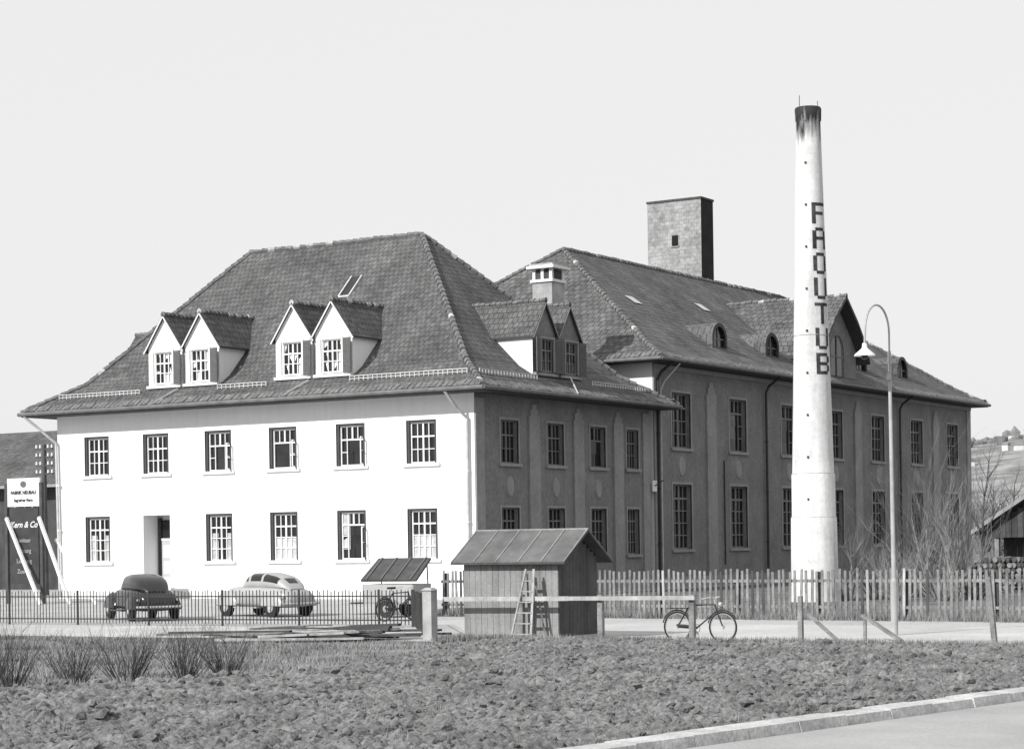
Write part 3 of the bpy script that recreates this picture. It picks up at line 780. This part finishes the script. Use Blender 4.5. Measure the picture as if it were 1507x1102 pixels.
# ================================================================ CARS
def sect(x,hw,z0,z1,n=20,e=.55,taper=0.0):
    pts=[]
    for i in range(n):
        t=2*math.pi*i/n; c,s=math.cos(t),math.sin(t)
        yy=math.copysign(abs(c)**e,c); zz=math.copysign(abs(s)**e,s)
        z=(z0+z1)/2+zz*(z1-z0)/2
        f=1-taper*(zz+1)/2
        pts.append((x,yy*hw*f,z))
    return pts
def car(loc,head,paint,sc=1.0,roofm=None):
    e=empty('parked_car'); roofm=roofm or paint
    M=Matrix.Translation((loc[0],loc[1],0))@Matrix.Rotation(head,4,'Z')@Matrix.Scale(sc,4)
    mb=MB()
    st=[(-1.85,.25,.42,.6),(-1.8,.45,.34,.72),(-1.6,.58,.3,.84),(-1.2,.68,.28,.92),(-.6,.72,.28,.95),(.3,.72,.28,.95),(.7,.66,.28,.95),(1.1,.46,.3,.94),(1.5,.36,.3,.9),(1.72,.3,.34,.84),(1.8,.2,.42,.7)]
    mb.loft([sect(*s) for s in st],paint)
    mb.make('body',e,True,M); mb=MB()
    gs=[(-1.6,.3,.8,.88),(-1.45,.42,.85,1.04),(-1.2,.5,.85,1.2),(-1.0,.54,.85,1.28),(-.55,.57,.85,1.36),(-.45,.57,.85,1.37),(.1,.57,.85,1.37),(.2,.57,.85,1.36),(.35,.55,.85,1.3),(.55,.53,.85,1.1),(.67,.5,.85,.94)]
    def fn(j,i):
        side2=i in (1,2,7,8,0,9); L=len(gs)-1
        if j>=L-2 and i in (2,3,4,5,6,7): return 'glass'
        if j==1 and i in (4,5): return 'glass'
        if side2 and (1<j<L-2): 
            if gs[j+1][0]-gs[j][0]<.12: return roofm
            return 'glass'
        return roofm
    mb.loft([sect(x,h,z0,z1,20,.6,.16) for x,h,z0,z1 in gs],roofm,fn)
    mb.make('cabin',e,True,M); mb=MB()
    for s in(-1,1):
        for (cx,L,W,H) in ((1.2,.58,.17,.40),(-1.15,.55,.17,.40)):
            secs=[]
            for k in range(9):
                t=-1+2*k/8; q=math.sqrt(max(0.02,1-t*t)); secs.append([(cx+t*L,s*.6+W*math.cos(2*math.pi*i/12)*(.5+.5*q),.36+ (H*q+.02)*max(0,math.sin(2*math.pi*i/12))+ .03*math.sin(2*math.pi*i/12)) for i in range(12)])
            mb.loft(secs,paint)
        mb.box(-.6,.65,s*.7-.1,s*.7+.1,.28,.32,paint)
    mb.make('fenders',e,True,M); mb=MB()
    for s in(-1,1):
        for cx in(1.2,-1.15):
            mb.cyl((cx,s*.57,.31),(cx,s*.71,.31),.31,'rubber',24); mb.cyl((cx,s*.7,.31),(cx,s*.73,.31),.16,paint,18); mb.cyl((cx,s*.73,.31),(cx,s*.75,.31),.09,'chrome',14)
        mb.cyl((1.35,s*.45,.72),(1.62,s*.45,.72),.06,paint,12,.1); mb.cyl((1.62,s*.45,.72),(1.64,s*.45,.72),.1,'chrome',12)
        mb.cyl((-1.62,s*.58,.62),(-1.7,s*.58,.62),.04,'chrome',8)
    for xx in(1.88,-1.9):
        mb.tube([(xx-.08*(1 if xx>0 else -1),-.68,.42),(xx,-.4,.42),(xx,.4,.42),(xx-.08*(1 if xx>0 else -1),.68,.42)],.035,'chrome')
    for i in range(7): mb.bar((1.83-.02*abs(i-3),-.12+i*.04,.45),(1.76-.02*abs(i-3),-.12+i*.04,.85),.012,.012,'chrome')
    mb.make('wheels_and_trim',e,False,M)
car((.8,-20.3),math.radians(147),'car_dark',1.03)
car((3.0,-17.0),math.radians(165),'car_light',1.0,'car_light')
tr=empty('utility_trailer'); mb=MB()
M=Matrix.Translation((8.0,-17.0,0))@Matrix.Rotation(math.radians(6),4,'Z')
mb.box(-.85,.85,-.55,.55,.42,.46,'car_light')
for s in(-1,1): mb.box(-.85,.85,s*.55-.02,s*.55+.02,.46,1.0,'car_light'); mb.box(s*.85-.02,s*.85+.02,-.57,.57,.46,1.0,'car_light')
mb.hexa([(-.95,-.5,1.08),(.95,-.5,1.08),(.9,.55,1.72),(-.9,.55,1.72),(-.95,-.53,1.14),(.95,-.53,1.14),(.9,.52,1.78),(-.9,.52,1.78)],'wood_dark')
for i in range(4): 
    x=-.75+i*.5; mb.bar((x,-.55,1.15),(x,.5,1.79),.05,.03,'shutter')
for s in(-1,1):
    mb.cyl((0,s*.6,.27),(0,s*.7,.27),.27,'rubber',22); mb.cyl((0,s*.69,.27),(0,s*.72,.27),.1,'car_light',14); mb.bar((s*.8,.5,1.0),(s*.8,.45,1.7),.03,.03,'iron')
    mb.torus((0,s*.65,.3),(0,1,0),.34,.03,'car_light',12,5,.2,2.94)
    mb.bar((-.85,s*.3,.44),(-1.6,0,.42),.05,.05,'iron')
mb.make('trailer_box',tr,False,M)

# ================================================================ LEFT SIDE
bb=empty('advertising_billboard'); mb=MB()
bx0,bx1,byy=-18.15,-16.35,-7.0
mb.box(bx0,bx1,byy-.05,byy+.05,3.95,5.1,'sign_white'); mb.box(bx0+.1,bx1-.1,byy-.05,byy+.05,.8,3.9,'sign_dark')
for x in(bx0-.08,bx1+.05): mb.box(x-.07,x+.07,byy-.07,byy+.07,0,4.9,'wood_dark')
mb.bar((bx0,byy-.12,3.5),(bx0+2.3,byy-.6,0),.1,.14,'trim_light');mb.bar((bx1,byy-.12,3.5),(bx1+2.1,byy-.6,0),.1,.14,'trim_light')
mb.bar((bx1+.5,byy+.3,2.6),(bx1+3.1,byy-.2,0),.08,.1,'trim_light')
mb.make('boards_and_props',bb)
def text(parent,s,size,loc,m,name,shear=0):
    cu=bpy.data.curves.new(name,'FONT'); cu.body=s; cu.size=size; cu.extrude=.006; cu.align_x='CENTER'; cu.shear=shear; cu.offset=.006
    o=bpy.data.objects.new(name,cu); scene.collection.objects.link(o)
    dg=bpy.context.evaluated_depsgraph_get(); me=bpy.data.meshes.new_from_object(o.evaluated_get(dg)); bpy.data.objects.remove(o)
    me.materials.clear(); me.materials.append(MATS[m]); o=bpy.data.objects.new(name,me); scene.collection.objects.link(o)
    o.rotation_euler=(math.pi/2,0,0); o.location=loc; o.parent=parent
cxs=(bx0+bx1)/2
text(bb,"FABRIK NEUBAU",.19,(cxs,byy-.06,4.45),'sign_dark','text_1'); text(bb,"Ingenieur Buro",.17,(cxs,byy-.06,4.15),'sign_dark','text_2')
text(bb,"Kern & Co",.34,(cxs,byy-.06,3.1),'sign_white','text_3',.3)
for i,t in enumerate(("Sanitaer","Heizung","Lueftung","Zuerich")): text(bb,t,.24,(cxs,byy-.06,2.5-i*.42),'trim_grey','text_%d'%(i+4))
mb=MB(); mb.loft([[(cxs+r*math.cos(2*math.pi*i/16),y,4.85+r*.8*math.sin(2*math.pi*i/16)) for i in range(16)] for r,y in((.16,byy-.05),(.16,byy-.065))],'shutter'); mb.make('emblem',bb)

hs=empty('neighbouring_house'); mb=MB()
hx0,hx1,hy0,hy1=-62,-33,15,27
mb.box(hx0,hx1,hy0,hy1,0,5.9,'barn_wall')
for s in(-1,1):
    ymh=(hy0+hy1)/2; ye=ymh+s*7; zE=5.7; zR=9.1
    mb.poly([(hx0-.5,ye,zE),(hx1+.5,ye,zE),(hx1+.5,ymh,zR),(hx0-.5,ymh,zR)],'roof_tile'); mb.poly([(hx0-.5,ye,zE-.15),(hx1+.5,ye,zE-.15),(hx1+.5,ye,zE),(hx0-.5,ye,zE)],'trim_grey')
for x in(hx0,hx1): mb.poly([(x,hy0,5.9),(x,hy1,5.9),(x,21,8.9)],'barn_wall')
mb.make('shell',hs); wb=MB()
HF=Fr((hx0,hy0-.17),(1,0),(0,-1))
for i in range(8):
    for z in(1.2,3.9): window(wb,HF,1.5+i*3.5,2.7+i*3.5,z,z+1.4,2,3,'frame_grey',.12,sill=False,surr='trim_grey')
wb.make('windows',hs)
mb=MB(); ux,uy=P(66,100)
mb.cyl((ux,uy,0),(ux,uy,7.2),.13,'wood_dark',8,.1)
for z in(7.0,6.6,6.2,5.8):
    mb.bar((ux-.55,uy,z),(ux+.55,uy,z),.08,.08,'wood_dark')
    for s in(-.5,-.25,.25,.5): mb.cyl((ux+s,uy,z+.04),(ux+s,uy,z+.2),.05,'enamel_white',6,.03)
mb.make('utility_pole')

# ================================================================ RIGHT SIDE
bn=empty('open_barn'); mb=MB()
bX0,bX1,bY0,bY1=12.2,23,24,34
mb.box(bX0+.5,bX1-.5,bY0+1.5,bY1,0,2.4,'barn_wall')
for x in(bX0+.6,bX0+3.5,bX0+6.5,bX1-.6): mb.box(x-.1,x+.1,bY0+.2,bY0+.4,0,3,'wood_weathered')
xm=(bX0+bX1)/2
for s in(-1,1):
    xe=xm+s*((bX1-bX0)/2+.4); zE=2.45; zR=6.1
    T=[V((xe,bY0-.4,zE)),V((xe,bY1,zE)),V((xm,bY1,zR)),V((xm,bY0-.4,zR))];B=[t-V((0,0,.2)) for t in T]
    mb.poly(T,'roof_tile');mb.poly(B,'barn_wall'); mb.poly([T[0],B[0],B[3],T[3]],'trim_grey')
for i in range(40):
    x0_=bX0+(bX1-bX0)*i/40; x1_=x0_+(bX1-bX0)/40-.02; zz=2.3+3.55*(1-abs((x0_+x1_)/2-xm)/((bX1-bX0)/2)); mb.box(x0_,x1_,bY0+.1+random.uniform(0,.02),bY0+.14,2.1,zz,'barn_wall' if i%3 else 'wood_dark')
mb.make('barn_shell',bn)
mb=MB()
for i in range(84):
    x,y=P(1432+i%14*7+random.uniform(-2,2),84); z=.12+(i//14)*.22; mb.cyl((x,y-.5,z),(x,y+.5,z+random.uniform(-.03,.03)),.11,random.choice(('wood_weathered','wood_dark')),7)
mb.make('wood_pile')
vs=[];fs=[];nx,ny=120,34
for j in range(ny+1):
    for i in range(nx+1):
        x=-1500+4000*i/nx; y=1000+1600*j/ny
        t=j/ny; rise=math.sin(min(1,t*1.25)*math.pi/2)
        prof=max(0,min(1,(x+1300)/1100.)); prof=prof*prof*(3-2*prof)
        h=(20+125*prof)*rise*(1+.25*noise.noise(V((x*.0016,y*.0016,0)))) + 9*noise.noise(V((x*.008,y*.008,3)))*rise
        vs.append((x,y,h-2))
for j in range(ny):
    for i in range(nx):
        k=j*(nx+1)+i; fs.append((k,k+1,k+nx+2,k+nx+1))
mb=MB(); mb.mesh(vs,fs,'hill'); mb.make('hills',smooth=True)
def hillpt():
    i=random.randint(5,nx-2); j=random.randint(0,24); fx,fy=random.random(),random.random()
    a=V(vs[j*(nx+1)+i]);b=V(vs[j*(nx+1)+i+1]);c=V(vs[(j+1)*(nx+1)+i]); return a+(b-a)*fx+(c-a)*fy
mb=MB()
for _ in range(2200):
    x,y,z=hillpt()
    if noise.noise(V((x*.006,y*.006,1)))<.0: continue
    w=random.uniform(2,4.2); a=random.choice((0,.6,1.2)); hh=random.uniform(2.5,4)
    M=Matrix.Translation((x,y,z))@Matrix.Rotation(a,4,'Z')
    def T(*pts): return [M@V(p) for p in pts]
    mb.hexa(T((-w,-3,-3),(w,-3,-3),(w,3,-3),(-w,3,-3),(-w,-3,hh),(w,-3,hh),(w,3,hh),(-w,3,hh)),'far_house')
    mb.hexa(T((-w-.4,-3.4,hh),(w+.4,-3.4,hh),(w+.4,3.4,hh),(-w-.4,3.4,hh),(-w,-.1,hh+2.4),(w,-.1,hh+2.4),(w,.1,hh+2.4),(-w,.1,hh+2.4)),'far_wood')
mb.make('distant_village')
mb=MB()
for _ in range(6000):
    x,y,z=hillpt()
    if noise.noise(V((x*.004,y*.004,9)))<.02: continue
    s=random.uniform(2.5,6); c=V((x,y,z+s*.5))
    mb.mesh([c+V((p.x*random.uniform(.6,1.3),p.y*random.uniform(.6,1.3),p.z*random.uniform(.7,1.5)))*s for p in ico],icf,'far_wood')
for _ in range(150):
    px=random.uniform(1390,1560); d=random.uniform(220,420); x,y=P(px,d)
    h=random.uniform(4,10)
    for k in range(6):
        a=random.uniform(0,6.28); branch(mb,V((x,y,0)),V((math.cos(a)*.4,math.sin(a)*.4,1)).normalized(),h*.5,.14,1,'far_wood',.5,.1,(1,3))
mb.make('distant_trees')

# ================================================================ LIGHT, SKY, CAMERA
el=math.radians(33); az=math.radians(14)
s=V((-math.sin(az)*math.cos(el),-math.cos(az)*math.cos(el),math.sin(el)))
sun=bpy.data.lights.new('sun','SUN'); sun.energy=5.0; sun.angle=math.radians(.5); sun.color=(1,.995,.985)
so=bpy.data.objects.new('sun',sun); so.rotation_euler=s.to_track_quat('Z','Y').to_euler(); so.location=(0,-40,60); scene.collection.objects.link(so)
w=bpy.data.worlds.new('World'); scene.world=w; w.use_nodes=True; nt=w.node_tree
bg=nt.nodes['Background']; sk=nt.nodes.new('ShaderNodeTexSky'); sk.sky_type='NISHITA'; sk.sun_disc=False
sk.sun_elevation=el; sk.sun_rotation=math.atan2(s.x,s.y)%(2*math.pi); sk.air_density=1.0; sk.dust_density=3.0
bw=nt.nodes.new('ShaderNodeRGBToBW'); nt.links.new(sk.outputs[0],bw.inputs[0])
mr=nt.nodes.new('ShaderNodeMapRange'); mr.inputs['From Min'].default_value=0; mr.inputs['From Max'].default_value=12; mr.inputs['To Min'].default_value=8.2; mr.inputs['To Max'].default_value=9.6
nt.links.new(bw.outputs[0],mr.inputs['Value']); nt.links.new(mr.outputs[0],bg.inputs['Color']); bg.inputs['Strength'].default_value=.1
cam=bpy.data.cameras.new('camera'); co=bpy.data.objects.new('camera',cam); scene.collection.objects.link(co)
th=math.radians(31.6); f=V((-math.sin(th),math.cos(th),0)); r=V((math.cos(th),math.sin(th),0)); z=V((0,0,1)); al=math.radians(.84)
rr=r*math.cos(al)-z*math.sin(al); uu=z*math.cos(al)+r*math.sin(al)
M=Matrix((( rr.x,uu.x,-f.x,44.1),(rr.y,uu.y,-f.y,-69.0),(rr.z,uu.z,-f.z,2.2),(0,0,0,1)))
co.matrix_world=M
cam.sensor_width=36; cam.lens=3080/1507*36; cam.shift_y=247/1507; cam.clip_end=9000; cam.clip_start=.1
scene.camera=co
scene.view_settings.view_transform='Standard'; scene.view_settings.look='None'; scene.view_settings.exposure=0
print('objects',len(bpy.data.objects))
